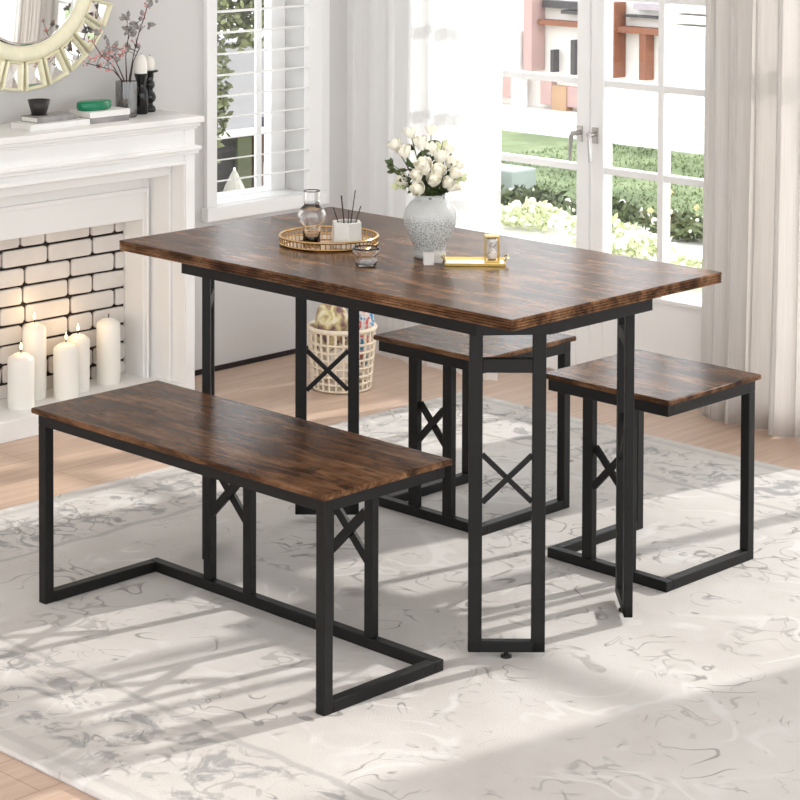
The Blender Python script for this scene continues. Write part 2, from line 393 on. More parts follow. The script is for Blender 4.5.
for x in (V0, (V0+V1)/2-.025, V1-.05): m.box((x, WY+.03, VB), (x+.05, WY+.09, VT))
for xa, xb in ((V0+.05, (V0+V1)/2-.025), ((V0+V1)/2+.025, V1-.05)):
    for z in (VB, VT-.05, 1.1): m.box((xa, WY+.031, z), (xb, WY+.089, z+.05))
w2 = struct(m.build('window_2', M['white'], bevel=.003))
m = MB(); m.box((V0+.02, WY+.058, VB+.02), (V1-.02, WY+.062, VT-.02)); m.build('window_pane', M['pane'], w2)

# ------------------------------------------------------------------ rug
m = MB()
m.box((-1.72, -1.35, -.012), (1.72, 1.35, 0))
rug = tag(m.build('rug', M['rug'], loc=(.58, .10, 0), bevel=.005), 'large off-white area rug with faint worn grey floral scrolls under the dining set', 'rug')

# ------------------------------------------------------------------ dining table
TH = .7735
tb = thing('dining_table', 'rectangular dark brown wood dining table on black steel corner frames', 'table')
def rect(hx, hy, z, r=.004):
    out = []
    for sx, sy, a0 in ((1,-1,-90),(1,1,0),(-1,1,90),(-1,-1,180)):
        for k in range(4):
            a = math.radians(a0+30*k); out.append((sx*(hx-r)+r*math.cos(a), sy*(hy-r)+r*math.sin(a), z))
    return out
hx, hy = .632, .361
loops = [rect(hx-.002, hy-.002, TH-.0245)]
z = TH-.0235
for k in range(4):
    loops += [rect(hx, hy, z), rect(hx, hy, z+.0040), rect(hx-.004, hy-.004, z+.0042), rect(hx-.004, hy-.004, z+.0056)]; z += .0058
loops = loops[:-3]; loops += [rect(hx, hy, TH-.0008), rect(hx-.0012, hy-.0012, TH)]
m = MB(); m.stack(loops); top = m.build('tabletop', M['wood'], tb)
ax, ay, bx_, by_ = .475, .295, .578, .175
def oct_loop(ins, z):
    A, B, C_, D_ = ax-ins*.35, ay-ins, bx_-ins, by_-ins*.35
    return [(A,-B,z),(C_,-D_,z),(C_,D_,z),(A,B,z),(-A,B,z),(-C_,D_,z),(-C_,-D_,z),(-A,-B,z)]
m = MB(); z0, z1 = .706, TH-.0245
m.stack([oct_loop(0, z0), oct_loop(0, z1)], cap=False); m.stack([oct_loop(.022, z1), oct_loop(.022, z0)], cap=False)
a, b = oct_loop(0, z0), oct_loop(.022, z0); m.add(a+b, [(i, i+8, (i+1)%8+8, (i+1)%8) for i in range(8)])
m.build('apron', M['black'], tb)
fa = [(.4245, -.2605), (.5405, -.1445)]
for sx, sy in ((1,1), (-1,-1), (-1,1), (1,-1)):
    A = Vector((sx*fa[0][0], sy*fa[0][1], 0)); B = Vector((sx*fa[1][0], sy*fa[1][1], 0)); d = (B-A).normalized(); nrm = Vector((0,0,1)).cross(d)
    uw, ud = .029, .020
    m = MB(); m.bar(A+Vector((0,0,.025)), B+Vector((0,0,.025)), ud, .024); fr = m.build('leg_frame', M['black'], tb, bevel=.002)
    for P, s in ((A, 1), (B, -1)):
        q = P + d*s*uw/2
        m = MB(); m.bar(q+Vector((0,0,.013)), q+Vector((0,0,.73)), uw, ud, up=nrm); m.build('upright', M['black'], fr, bevel=.002)
    p, q = A+d*uw, B-d*uw
    m = MB(); m.bar(p+Vector((0,0,.630)), q+Vector((0,0,.630)), ud, .030); m.build('crossbar', M['black'], fr, bevel=.002)
    m = MB(); off = nrm*.003
    m.bar(p+Vector((0,0,.437))+off, q+Vector((0,0,.335))+off, .007, .011); m.bar(p+Vector((0,0,.335))-off, q+Vector((0,0,.437))-off, .007, .011)
    m.build('cross_brace', M['black'], fr)
    m = MB(); m.lathe([(.012, 0), (.012, .005), (.005, .006), (.005, .014)], tuple((A+B)/2), 12); m.build('foot', M['black'], fr)

# ------------------------------------------------------------------ bench
def seat_part(root, L, W, H, th):
    m = MB(); m.box((-L/2, -W/2, H-th), (L/2, W/2, H)); return m.build('seat', M['wood'], root, bevel=.004, seg=3)
def rim(root, L, W, z0, z1, i, w, name='seat_frame'):
    m = MB(); a, b = L/2-i, W/2-i
    m.box((-a,-b,z0), (a,-b+w,z1)); m.box((-a,b-w,z0), (a,b,z1)); m.box((-a,-b+w,z0), (-a+w,b-w,z1)); m.box((a-w,-b+w,z0), (a,b-w,z1))
    return m.build(name, M['black'], root, bevel=.0015)
def frame_parts(root, L, W, H, legy, i=.0125, w=.025, pairs=(), ztop=.33, zbot=.185, xt=.018):
    """legs at the corners on side legy, base rails, uprights with crossed braces on the other side"""
    a, b = L/2-i, W/2-i; by = -legy
    for sx in (-1, 1):
        m = MB(); m.box((sx*a, legy*b, 0), (sx*(a-w), legy*(b-w), H)); m.build('leg', M['black'], root, bevel=.002)
        m = MB(); m.box((sx*a, legy*(b-w), 0), (sx*(a-w), by*(b-w), w)); m.build('base_rail', M['black'], root, bevel=.002)
    m = MB(); m.box((-a, by*b, 0), (a, by*(b-w), w)); m.build('base_rail', M['black'], root, bevel=.002)
    yc = by*(b-w/2)
    for (x0, x1, x2, x3) in pairs:
        for xa, xb in ((x0, x1), (x2, x3)):
            m = MB(); m.box((xa, yc-.01, w), (xb, yc+.01, H)); m.build('upright', M['black'], root, bevel=.0015)
        m = MB(); m.bar((x1, yc+.004, ztop), (x2, yc+.004, zbot), .008, xt); m.bar((x1, yc-.004, zbot), (x2, yc-.004, ztop), .008, xt); m.build('cross_brace', M['black'], root)
Lb, Wb, Hb = .963, .376, .450
bn = thing('bench', 'long dark brown wood bench on black steel frame along the near side of the table', 'bench', (-.0264, -.531, 0))
seat_part(bn, Lb, Wb, Hb, .013); rim(bn, Lb, Wb, Hb-.040, Hb-.013, .0125, .022)
frame_parts(bn, Lb, Wb, Hb-.040, -1, pairs=((-.274,-.249,-.137,-.112), (.117,.142,.254,.279)), ztop=.295, zbot=.185, xt=.021)

# ------------------------------------------------------------------ stools
Ls, Ws, Hs = .3835, .372, .4537
st = thing('stool', 'square brown wood stool behind the table beside the pale curtain', 'stool', (.2965, .544, 0))
seat_part(st, Ls, Ws, Hs, .013); rim(st, Ls, Ws, Hs-.042, Hs-.013, .011, .022)
frame_parts(st, Ls, Ws, Hs-.042, 1, i=.011, pairs=((-.075,-.045,.045,.075),), ztop=.295, zbot=.20, xt=.017)
dup(st, (-.2855, .549, 0), 0, 'square brown wood stool behind the table nearer the wicker basket')

# ------------------------------------------------------------------ fireplace
fp = thing('fireplace', 'white panelled fireplace surround with mantelpiece against the left wall', 'fireplace', (0, 0, FZ))
OZ = FZ
def L3(m, a, b): m.box((a[0], a[1], a[2]-OZ), (b[0], b[1], b[2]-OZ))
YC = .10                                    # axis of the fireplace
def ring(m, xf, xb, yo, zo, yi, zi):        # upside-down U: outer half-edge yo, inner yi
    L3(m, (xb, yi, FZ), (xf, yo, zo)); L3(m, (xb, 2*YC-yo, FZ), (xf, 2*YC-yi, zo)); L3(m, (xb, 2*YC-yi, zi), (xf, yi, zo))
m = MB()
ring(m, -1.675, WX, .785, .868, .740, .738)
ring(m, -1.733, WX, .740, .738, .728, .70)
ring(m, -1.827, WX, .728, .70, .70, .553)
m.build('surround', M['white'], fp, bevel=.003)
m = MB(); ring(m, -1.815, -1.827, .715, .655, .706, .640); ring(m, -1.668, -1.675, .752, .752, .742, .740); m.build('moulding', M['white'], fp, bevel=.002)
m = MB()
for xf, ye, za, zb in ((-1.652, .806, .868, .888), (-1.662, .797, .856, .868), (-1.668, .790, .848, .856)):
    L3(m, (WX, 2*YC-ye, za), (xf, ye, zb))
m.build('mantel_shelf', M['white'], fp, bevel=.003)
m = MB(); L3(m, (WX, 2*YC-.80, .782), (-1.658, .80, .795)); L3(m, (WX, 2*YC-.794, .770), (-1.665, .794, .782)); m.build('cornice_band', M['white'], fp, bevel=.003)
m = MB(); L3(m, (WX, 2*YC-.785, FZ), (-1.69, .785, .05)); m.build('hearth', M['white'], fp, bevel=.003)
# white bricks over dark mortar: one patterned panel
m = MB(); L3(m, (WX, 2*YC-.71, .05), (WX+.004, .71, .60)); bk = m.build('mortar_bed', M['mortar'], fp)
m = MB(); ch, bl, gap = .0585, .175, .0075
r_ = random.Random(3)
for row in range(10):
    z0 = .05+row*ch-.02; y = .70-.045-(bl*.5 if row % 2 else 0)-r_.uniform(0, .02); yb = .70
    first = True
    while yb > 2*YC-.70:
        w_ = bl*r_.choice((1, 1, 1, .55)) if not first else .045+(bl*.5 if row % 2 else 0)
        first = False
        a, b = yb-w_+gap, yb
        zz0, zz1 = max(z0+gap, .05), min(z0+ch, .60)
        if zz1-zz0 > .01:
            pts = []; rr = min(.010, (zz1-zz0)*.3, (b-a)*.3)
            for cy, cz, a0 in ((b-rr, zz0+rr, -90), (b-rr, zz1-rr, 0), (a+rr, zz1-rr, 90), (a+rr, zz0+rr, 180)):
                for k in range(4):
                    an = math.radians(a0+30*k); pts.append((cy+rr*math.cos(an)+r_.uniform(-.001, .001), cz+rr*math.sin(an)+r_.uniform(-.001, .001)))
            x1 = WX+.013+r_.uniform(-.001, .001)
            cy, cz = (a+b)/2, (zz0+zz1)/2
            m.stack([[(WX+.003, p[0], p[1]-OZ) for p in pts], [(x1-.002, p[0], p[1]-OZ) for p in pts], [(x1, cy+(p[0]-cy)*.97, cz+(p[1]-cz)*.92-OZ) for p in pts]])
        yb -= w_
m.build('brick_panel', M['brick'], fp)

# candles on the hearth
def candle(x, y, h, r, label, lit, rng):
    c = thing('pillar_candle', label, 'candle', (x, y, .05), 0, 'pillar candles on the hearth')
    m = MB(); m.lathe([(r*.97, 0), (r, .003), (r, h-.022), (r*.93, h-.014), (r*.55, h-.004), (r*.2, h)], n=32); m.build('wax_body', M['wax'], c)
    m = MB(); m.tube([(0,0,h-.002), (.001,0,h+.006), (.002,.001,h+.013)], .0018, 6); m.build('wick', M['wick'], c)
    if lit:
        m = MB(); m.lathe([(.001, 0), (.0032, .004), (.0038, .008), (.0024, .015), (.0008, .022)], (.001, 0, h+.009), 12); m.build('flame', M['flame'], c)
        l = bpy.data.lights.new('candle_light', 'POINT'); l.energy = .035; l.color = (1, .66, .30); l.shadow_soft_size = .012
        lo = bpy.data.objects.new('candle_light', l); COL.objects.link(lo); lo.parent = c; lo.location = (0, 0, h+.05)
    return c
candle(-1.797, .203, .165, .0400, 'front left lit white pillar candle, short one nearest the hearth edge', True, 1)
candle(-1.858, .298, .232, .0365, 'tall lit white pillar candle against the bricks behind the short left one', True, 2)
candle(-1.803, .376, .167, .0385, 'lit white pillar candle in front of its neighbour, middle of the hearth', True, 3)
candle(-1.842, .452, .176, .0365, 'lit white pillar candle half hidden behind the middle one', True, 4)
candle(-1.852, .580, .205, .0375, 'tall unlit white pillar candle with black wick beside the fireplace jamb', False, 5)

# ------------------------------------------------------------------ mirror over the mantel
MY, MZ = .31, 1.335
mr = thing('sunburst_mirror', 'round sunburst mirror ringed by small gilt framed mirror panels on the left wall', 'mirror', (WX, MY, MZ))
def wl(prof, n=64):  # lathe about the wall normal (+X)
    mm = MB(); mm.lathe(prof, n=n); mm.v = [(z, x, y) for x, y, z in mm.v]; return mm
wl([(.20, 0), (.262, 0), (.262, .02), (.252, .030), (.240, .030), (.232, .026), (.224, .020), (.2, .018)], 72).build('rim', M['champagne'], mr)
wl([(.221, .012), (.221, .0195), (.203, .0235), (.001, .0235)], 72).build('mirror_glass', M['mirror'], mr)
NP = 24
for k in range(NP):
    a = 2*PI*(k+.45)/NP; ca, sa = math.cos(a), math.sin(a)
    def P(r, tq, x): return (x, r*ca-tq*sa, r*sa+tq*ca)
    r0, r1, w0, w1, fw = .262, .352, .0305, .040, .0085
    mm = MB()
    out = [(r0,-w0),(r1,-w1),(r1,w1),(r0,w0)]; inn = [(r0+fw,-w0+fw),(r1-fw,-w1+fw),(r1-fw,w1-fw),(r0+fw,w0-fw)]
    mm.stack([[P(*p, x) for p in l] for l, x in ((out, 0), (out, .018), ([((o[0]+i[0])/2, (o[1]+i[1])/2) for o, i in zip(out, inn)], .024), (inn, .016), (inn, .006))], cap=False)
    fr = mm.build('panel_frame', M['champagne'], mr)
    mm = MB(); mm.add([P(*p, .010) for p in inn]+[P(*p, .002) for p in inn]+[P((r0+r1)/2, 0, .013)], [(0,1,8),(1,2,8),(2,3,8),(3,0,8)]); mm.build('panel_mirror', M['mirror'], fr)

# ------------------------------------------------------------------ things on the mantel
ZM = .888
def book(name, label, cx, cy, z, L, W, T, rz, cover):
    b = thing(name, label, 'book', (cx, cy, z), rz, None)
    m = MB(); m.box((-L/2+.003, -W/2+.003, .002), (L/2-.005, W/2-.003, T-.002)); m.build('pages', M['page'], b)
    m = MB(); m.box((-L/2, -W/2, 0), (L/2, W/2, .0022)); m.box((-L/2, -W/2, T-.0022), (L/2, W/2, T)); m.box((L/2-.0045, -W/2, .0015), (L/2-.0005, W/2, T-.0015)); m.build('cover', cover, b, bevel=.0006)
    return b
b1 = book('book', 'large white book, bottom of the stack under the black cup', -1.775, .297, ZM, .105, .222, .018, .0, M['bookwhite'])
b2 = book('book', 'grey patterned book between the black cup and the large white book', -1.785, .300, ZM+.018, .082, .15, .017, .05, M['bookgrey'])
b3 = book('book', 'grey book at the bottom of the stack under the green dish', -1.785, .493, ZM, .105, .150, .018, .0, M['bookgrey'])
b4 = book('book', 'white book directly under the green dish', -1.785, .492, ZM+.018, .11, .155, .018, .0, M['bookwhite'])
c = thing('cup', 'small black flared cup standing on the stacked books on the mantel', 'cup', (-1.80, .275, ZM+.035))
m = MB(); m.lathe([(.020, 0), (.022, .002), (.027, .02), (.034, .046), (.032, .046), (.025, .02), (.018, .006)], n=28); m.build('bowl', M['darkcup'], c)
m = MB(); m.lathe([(.026, 0), (.027, .002), (.022, .003)], n=28); m.build('base', M['blackceramic'], c)
d = thing('dish', 'glossy green oval lidded dish on the white book', 'dish', (-1.785, .472, ZM+.036))
m = MB(); m.lathe([(.052, 0), (.058, .003), (.061, .010), (.060, .017)], n=36); m.v = [(x*.62, y*1.0, z) for x, y, z in m.v]; m.build('body', M['green'], d)
m = MB(); m.lathe([(.060, .0172), (.061, .021), (.056, .027), (.02, .029)], n=36); m.v = [(x*.62, y*1.0, z) for x, y, z in m.v]; m.build('lid', M['green'], d)

gv = thing('vase', 'smoky grey faceted glass vase of twigs on the mantel', 'vase', (-1.80, .612, ZM))
m = MB(); m.lathe([(.030, 0), (.034, .004), (.0345, .06), (.0345, .112), (.0320, .112), (.0315, .06), (.030, .010)], n=12, smooth=False); m.build('glass_body', M['smoke'], gv)
m = MB(); m.ball((0,0,0), .0035, 8, 6); o_ = m.build('berry', M['berry']); BERRY = o_.data; bpy.data.objects.remove(o_)
BX, BY = -1.80, .612
def branch(pts, label, leaves, berries, rng, lsize=.027):
    base = Vector((BX, BY, ZM))
    b = thing('branch', label, 'branch', tuple(base), 0, 'twigs in the grey glass vase')
    P = [Vector(p) for p in pts]
    m = MB(); m.tube(P, [.0022]*2+[.0015]*(len(P)-2), 6)
    tips = []
    for k in range(1, len(P)):
        for j in range(2):
            t_ = rng.random(); q = P[k-1].lerp(P[k], t_)
            e = q+Vector((rng.uniform(-.02,.02), rng.uniform(-.035,.035), rng.uniform(.005,.035)))
            if k > len(P)*.45: m.tube([q, (q+e)/2+Vector((0,0,.004)), e], .0009, 5); tips.append(e)
    tips += P[-2:]
    m.build('twig', M['twig'], b)
    if leaves:
        m = MB()
        for _ in range(leaves):
            q = rng.choice(tips)+Vector((rng.uniform(-.008,.008), rng.uniform(-.012,.012), rng.uniform(-.01,.01)))
            m.leaf(q, (rng.uniform(-.5,.5), rng.uniform(-1,1), rng.uniform(-.6,1)), (1, rng.uniform(-.6,.2), rng.uniform(-.4,.4)), rng.uniform(.6,1.1)*lsize, lsize*.62)
        m.build('leaves', M['greyleaf'], b, solid=.0006)
    if berries:
        for _ in range(berries):
            q = rng.choice(tips)+Vector((rng.uniform(-.01,.01), rng.uniform(-.014,.014), rng.uniform(-.012,.012)))
            bo = bpy.data.objects.new('berry', BERRY); COL.objects.link(bo); bo.parent = b; bo.location = q; k_ = rng.uniform(.7, 1.2); bo.scale = (k_, k_, k_)
rg = random.Random(11)
branch([(0,.004,.004),(0,.012,.12),(.0,.028,.19),(0,.05,.26),(0,.075,.315),(0,.085,.345)], 'tallest twig with grey leaves rising right in the smoky vase', 18, 12, rg)
branch([(.004,.0,.004),(.004,-.003,.12),(.004,-.006,.19),(.004,.006,.26),(0,.0,.285)], 'upright grey leaved twig in the middle of the smoky vase', 15, 0, rg)
branch([(-.004,-.004,.004),(0,-.02,.115),(0,-.055,.165),(0,-.10,.20),(0,-.135,.245)], 'twig with grey green leaves leaning left in the smoky vase', 10, 14, rg)
branch([(0,-.008,.004),(.008,-.022,.115),(.01,-.06,.150),(.01,-.11,.165),(.01,-.165,.18)], 'lowest twig of pink berries reaching left in the smoky vase', 4, 34, rg)
branch([(.006,-.004,.004),(.006,-.014,.115),(.01,-.04,.160),(.01,-.055,.185),(.01,-.075,.20)], 'short twig thick with pink berries in the smoky vase', 5, 26, rg)
branch([(0,.01,.004),(0,.016,.115),(-.004,.03,.17),(-.004,.055,.21),(-.004,.035,.225)], 'short bare twig curling in the smoky vase', 3, 4, rg)

def holder(x, y, prof, label, ctop, cr, name='candlestick'):
    h = thing(name, label, 'candle holder', (x, y, ZM), 0, None)
    m = MB(); m.lathe(prof, n=28); m.build('body', M['blackceramic'], h)
    return h
holder(-1.83, .695, [(.019,0),(.0225,.003),(.0225,.062),(.021,.072),(.0145,.082),(.0135,.092),(.017,.108),(.0215,.124),(.0215,.128),(.006,.128)], 'smooth bottle shaped black candle holder on the mantel', .128, .02)
holder(-1.858, .752, [(.019,0),(.021,.006),(.018,.016),(.011,.022),(.011,.028),(.019,.036),(.0215,.046),(.018,.058),(.011,.066),(.011,.072),(.018,.082),(.016,.094),(.012,.100),(.014,.112),(.014,.124),(.028,.127),(.028,.132),(.004,.132)], 'knobbly beaded black candle holder at the right of the mantel', .132, .018)
for x, y, z, r, h, lab in ((-1.83, .695, .128, .0195, .060, 'dome topped white candle in the smooth black holder'), (-1.858, .752, .132, .0175, .045, 'short white candle in the knobbly black holder')):
    cd = thing('candle', lab, 'candle', (x, y, ZM+z))
    m = MB(); m.lathe([(r*.95, 0), (r, .004), (r, h*.5), (r*.9, h*.72), (r*.65, h*.9), (r*.15, h)], n=24); m.build('wax_body', M['wax'], cd)
    m = MB(); m.tube([(0,0,h-.001), (.0005,0,h+.004)], .001, 6); m.build('wick', M['wick'], cd)

# ------------------------------------------------------------------ things on the table
ZT = TH
TX, TY = -.245, -.025
tr_ = thing('tray', 'round gold gallery tray with mirrored base holding the carafe on the table', 'tray', (TX, TY, ZT))
m = MB(); m.lathe([(.115, 0), (.117, .002), (.117, .004), (.110, .005), (.002, .005)], n=64); m.build('mirrored_base', plain('tinted_mirror', rgb(196, 160, 116), .06, 1, .02), tr_)
def torus(m, R_, r, z, n=64, k=8, c=(0,0)):
    loops = [[(c[0]+(R_+r*math.cos(2*PI*j/k))*math.cos(2*PI*i/n), c[1]+(R_+r*math.cos(2*PI*j/k))*math.sin(2*PI*i/n), z+r*math.sin(2*PI*j/k)) for i in range(n)] for j in range(k)]
    m.stack(loops+[loops[0]], cap=False, smooth=True)
m = MB(); torus(m, .1185, .0030, .0205); m.build('rim', M['gold'], tr_)
m = MB(); torus(m, .1175, .0024, .004); m.build('base_ring', M['gold'], tr_)
m = MB()
for i in range(60):
    a = 2*PI*i/60; m.tube([(.1175*math.cos(a), .1175*math.sin(a), .004), (.1185*math.cos(a), .1185*math.sin(a), .0205)], .0016, 6)
m.build('gallery', M['gold'], tr_)
zt = ZT+.005
ca = thing('carafe', 'clear glass water carafe with round bulge standing on the gold tray', 'carafe', (-.262, -.066, zt))
def shell(prof, th, n=40):
    m = MB(); inner = [(max(r-th, .0005), z) for r, z in prof]
    inner[0] = (inner[0][0], prof[0][1]+th*1.5)
    m.lathe(list(prof)+inner[::-1], n=n); return m
shell([(.0200,0),(.0215,.003),(.0215,.036),(.0225,.042),(.031,.052),(.034,.062),(.034,.070),(.030,.080),(.0215,.090)], .0022).build('body', M['clear'], ca)
shell([(.0165,.084),(.0190,.094),(.0195,.105),(.0195,.124),(.0200,.126)], .0016).build('tumbler', M['clear'], ca)
m = MB(); torus(m, .0194, .0008, .126, 32, 6); m.build('rim', M['darkgrey'], ca)
hx_ = thing('reed_holder', 'hexagonal pale concrete pot of black reeds on the gold tray', 'pot', (-.168, -.040, zt), .35)
hexo = [(.0375*math.cos(PI/3*i+.05), .0375*math.sin(PI/3*i+.05)) for i in range(6)]
m = MB(); S_ = lambda k, z: [(x*k, y*k, z) for x, y in hexo]
m.stack([S_(.98, 0), S_(1, .002), S_(1, .059), S_(.97, .060), S_(.80, .060), S_(.78, .012)]); m.build('pot', M['concrete'], hx_)
rr = [(-.029, .020, .075), (-.012, -.004, .098), (.004, .012, .070), (.018, .028, .110), (.030, .016, .078), (.012, -.006, .068)]
for i, (a, b_, h) in enumerate(rr):
    # spread along the picture-wide diagonal of the table
    e = Vector((a*.80+b_*.2, a*.76-b_*.2, h*1.2))
    r1 = tag(MB().build('reed', None), ['black reed leaning far left in the concrete pot', 'thick long black reed leaning left in the concrete pot', 'short upright black reed in the concrete pot', 'longest thin black reed leaning right in the concrete pot', 'black reed leaning far right in the concrete pot', 'short black reed at the front of the concrete pot'][i], 'reed', 'reeds in the concrete pot')
    me = MB(); me.tube([(a*.15, a*.15, .008), tuple(e)], .0013 if i != 1 else .0018, 6)
    old = r1.data; tmp = me.build('reed_tmp', M['reed']); r1.data = tmp.data; bpy.data.objects.remove(tmp); bpy.data.meshes.remove(old); r1.data.name = 'reed'
    r1.location = (-.168, -.040, zt+.004)
gl_ = tag(shell([(.0195,0),(.024,.003),(.0265,.012),(.022,.020),(.0225,.023),(.031,.032),(.0325,.038),(.0300,.044)], .0026).build('glass_cup', M['clear'], loc=(.020, -.165, ZT)), 'small clear glass tealight cup on the table in front of the gold tray', 'glass')

VX, VY = .045, .022
vs = thing('vase', 'white textured glass urn vase holding the roses on the table', 'vase', (VX, VY, ZT))
pv = [(.034,0),(.038,.003),(.0385,.010),(.036,.018),(.040,.030),(.051,.052),(.0600,.076),(.0625,.094),(.059,.112),(.048,.128),(.037,.137),(.034,.142),(.036,.147)]
m = MB(); m.lathe(pv+[(r-.004, z) for r, z in pv[::-1][:-1]]+[(.03, .006)], n=48); m.build('body', M['vase'], vs)
m = MB(); torus(m, .0350, .002, .147, 40, 6); m.build('rim', M['vase'], vs)

# white roses: each flower a thing of bloom, stem (and leaves)
def rose_bloom(r, rng):
    m = MB()
    m.ball((0, 0, 0), r*.66, 14, 9, (1, 1, 1.2))
    for ringi, (n, rad, up, tilt) in enumerate(((3, .52, .18, .02), (5, .72, .04, .08), (6, .88, -.10, .20))):
        for k in range(n):
            a = 2*PI*k/n+ringi*.6+rng.uniform(-.15, .15); g = 5; loops = []
            for j in range(6):
                tj = j/5; row = []
                for i in range(g):
                    u = (i/(g-1)-.5)*2; an = a+u*(PI/n*1.15)*(math.sin(PI*(.22+.6*tj)))
                    rr_ = r*rad*(.45+.62*math.sin(tj*1.75))+r*tilt*tj*tj*.55
                    row.append((rr_*math.cos(an), rr_*math.sin(an), r*(-.75+1.55*tj+up*.6-.16*u*u*tj)))
                loops.append(row)
            vs_ = [p for l in loops for p in l]
            m.add(vs_, [(j*g+i, j*g+i+1, (j+1)*g+i+1, (j+1)*g+i) for j in range(5) for i in range(g-1)], True)
    return m
rv = random.Random(5)
# picture-wide offset s (right +), height h above the table, depth dd (towards camera +)
ROSES = [(-.082,.262,.0,.019),(-.060,.250,.02,.021),(-.046,.289,-.02,.018),(.003,.294,-.03,.017),(-.022,.268,.0,.022),(-.016,.218,.05,.025),(-.032,.198,.055,.018),(-.028,.168,.055,.021),
         (.000,.254,-.01,.021),(.016,.206,.045,.022),(.006,.187,.05,.021),(.024,.236,.0,.022),(.048,.220,-.01,.020),(.056,.196,.01,.019),(-.064,.184,.02,.018),(.038,.178,.03,.017),(.050,.166,.01,.016),(.042,.248,-.03,.018),(.067,.212,-.02,.015),(.060,.166,.0,.015)]
rt = Vector((.7071, .7071, 0)); fw_ = Vector((.7071, -.7071, 0))
for i, (s, h, dd, r) in enumerate(ROSES):
    r *= .86
    c = rt*s + fw_*dd + Vector((0, 0, h))
    base = Vector((rv.uniform(-.008,.008), rv.uniform(-.008,.008), .02))
    neck = Vector((c.x*.22, c.y*.22, .142))
    o = thing('rose', 'white rose in the bouquet standing in the textured urn vase', 'flower', (VX, VY, ZT), 0, 'white roses in the urn vase')
    m = rose_bloom(r, rv); d = (c-neck).normalized(); q = d.to_track_quat('Z', 'Y')
    bl_ = m.build('bloom', M['rose'], o, loc=tuple(c)); bl_.rotation_mode = 'QUATERNION'; bl_.rotation_quaternion = q
    m = MB(); m.tube([base, neck, neck.lerp(c, .5)+Vector((0,0,.005)), c-d*r*.5], .0015, 6); m.build('stem', M['stem'], o)
    m = MB()
    for k in range(12):
        p_ = neck.lerp(c, rv.uniform(.05, .86))
        m.leaf(p_, (rv.uniform(-1,1), rv.uniform(-1,1), rv.uniform(-.3,.9)), (rv.uniform(-1,1), rv.uniform(-1,1), 1), rv.uniform(.018,.032), .013)
    for k in range(5):
        p_ = c-d*r*.55; a = 2*PI*k/5; m.leaf(p_, d*.4+Vector((math.cos(a), math.sin(a), 0)), d, r*.8, r*.4)
    m.build('leaves', M['leaf'], o)
for i, (s, h, dd) in enumerate(((-.098,.228,.03), (-.086,.208,.035), (.072,.190,.02), (-.078,.170,.02), (.030,.270,-.01))):
    c = rt*s+fw_*dd+Vector((0,0,h)); neck = Vector((c.x*.2, c.y*.2, .142))
    o = thing('greenery_sprig', ['dark leafy sprig sticking out upper left of the roses', 'dark leafy sprig sticking out mid left of the roses', 'pale green budding sprig at the right of the roses', 'pale green sprig drooping at the lower left of the roses', 'pale green budding sprig rising among the right hand roses'][i], 'greenery', (VX, VY, ZT), 0, 'sprigs among the roses')
    m = MB(); m.tube([(0,0,.03), neck, neck.lerp(c,.6)+Vector((0,0,.01)), c], .0011, 6); m.build('stem', M['stem'], o)
    m = MB()
    for k in range(8):
        p_ = neck.lerp(c, rv.uniform(.5, 1)); m.leaf(p_, (c-neck).normalized()*.5+Vector((rv.uniform(-.8,.8), rv.uniform(-.8,.8), rv.uniform(-.5,.7))), fw_, .020, .011)
    m.build('leaves', M['leaf'] if i < 2 else M['bud'], o)

# little cubes, gold tray, hourglass
for px, py, s_, lab, rz in ((.108, -.050, .024, 'white concrete cube in front of the urn vase, the nearer of two', .82), (.106, -.016, .022, 'white concrete cube touching the small gold tray, the farther of two', .70)):
    m = MB(); m.box((-s_/2, -s_/2, 0), (s_/2, s_/2, s_*1.15)); tag(m.build('cube_ornament', M['concrete'], loc=(px, py, ZT), rot=(0,0,rz), bevel=.0015), lab, 'ornament', 'pair of concrete cubes')
t2 = thing('tray', 'small rectangular gold tray with mirrored base at the right of the vase', 'tray', (.170, .040, ZT), math.radians(43))
m = MB(); a, b = .068, .042; m.box((-a, -b, 0), (a, b, .004)); m.build('mirrored_base', plain('pale_gold_mirror', rgb(232, 222, 200), .08, 1, .02), t2)
m = MB()
for p, q in (((-a,-b),(a,-b)), ((a,-b),(a,b)), ((a,b),(-a,b)), ((-a,b),(-a,-b))): m.bar((*p, .0035), (*q, .0035), .0035, .007)
m.build('rim', M['brass'], t2, bevel=.001)
for sx in (-1, 1):
    m = MB(); m.tube([(sx*a, -b*.7, .011), (sx*(a+.008), -b*.5, .017), (sx*(a+.008), b*.5, .017), (sx*a, b*.7, .011)], .002, 8); m.build('handle', M['brass'], t2)
hg = thing('hourglass', 'small gold framed hourglass with white sand standing on the small gold tray', 'hourglass', (.194, .072, ZT+.004), .78)
H_ = .060
for z in (0, H_-.004):
    m = MB(); m.box((-.0175, -.0175, z), (.0175, .0175, z+.004)); m.build('plate', M['brass'], hg, bevel=.001)
for sx in (-1, 1):
    for sy in (-1, 1):
        m = MB(); m.tube([(sx*.015, sy*.015, .003), (sx*.015, sy*.015, H_-.003)], .0015, 8); m.build('post', M['brass'], hg)
shell([(.009,.0042),(.0125,.008),(.0125,.018),(.006,.0265),(.0025,.030),(.006,.0335),(.0125,.042),(.0125,.052),(.009,.0558)], .0008, 24).build('bulb', M['clear'], hg)
m = MB(); m.lathe([(.010,.0062),(.0108,.010),(.0108,.015),(.003,.0235)], n=20); m.build('sand', M['sand'], hg)

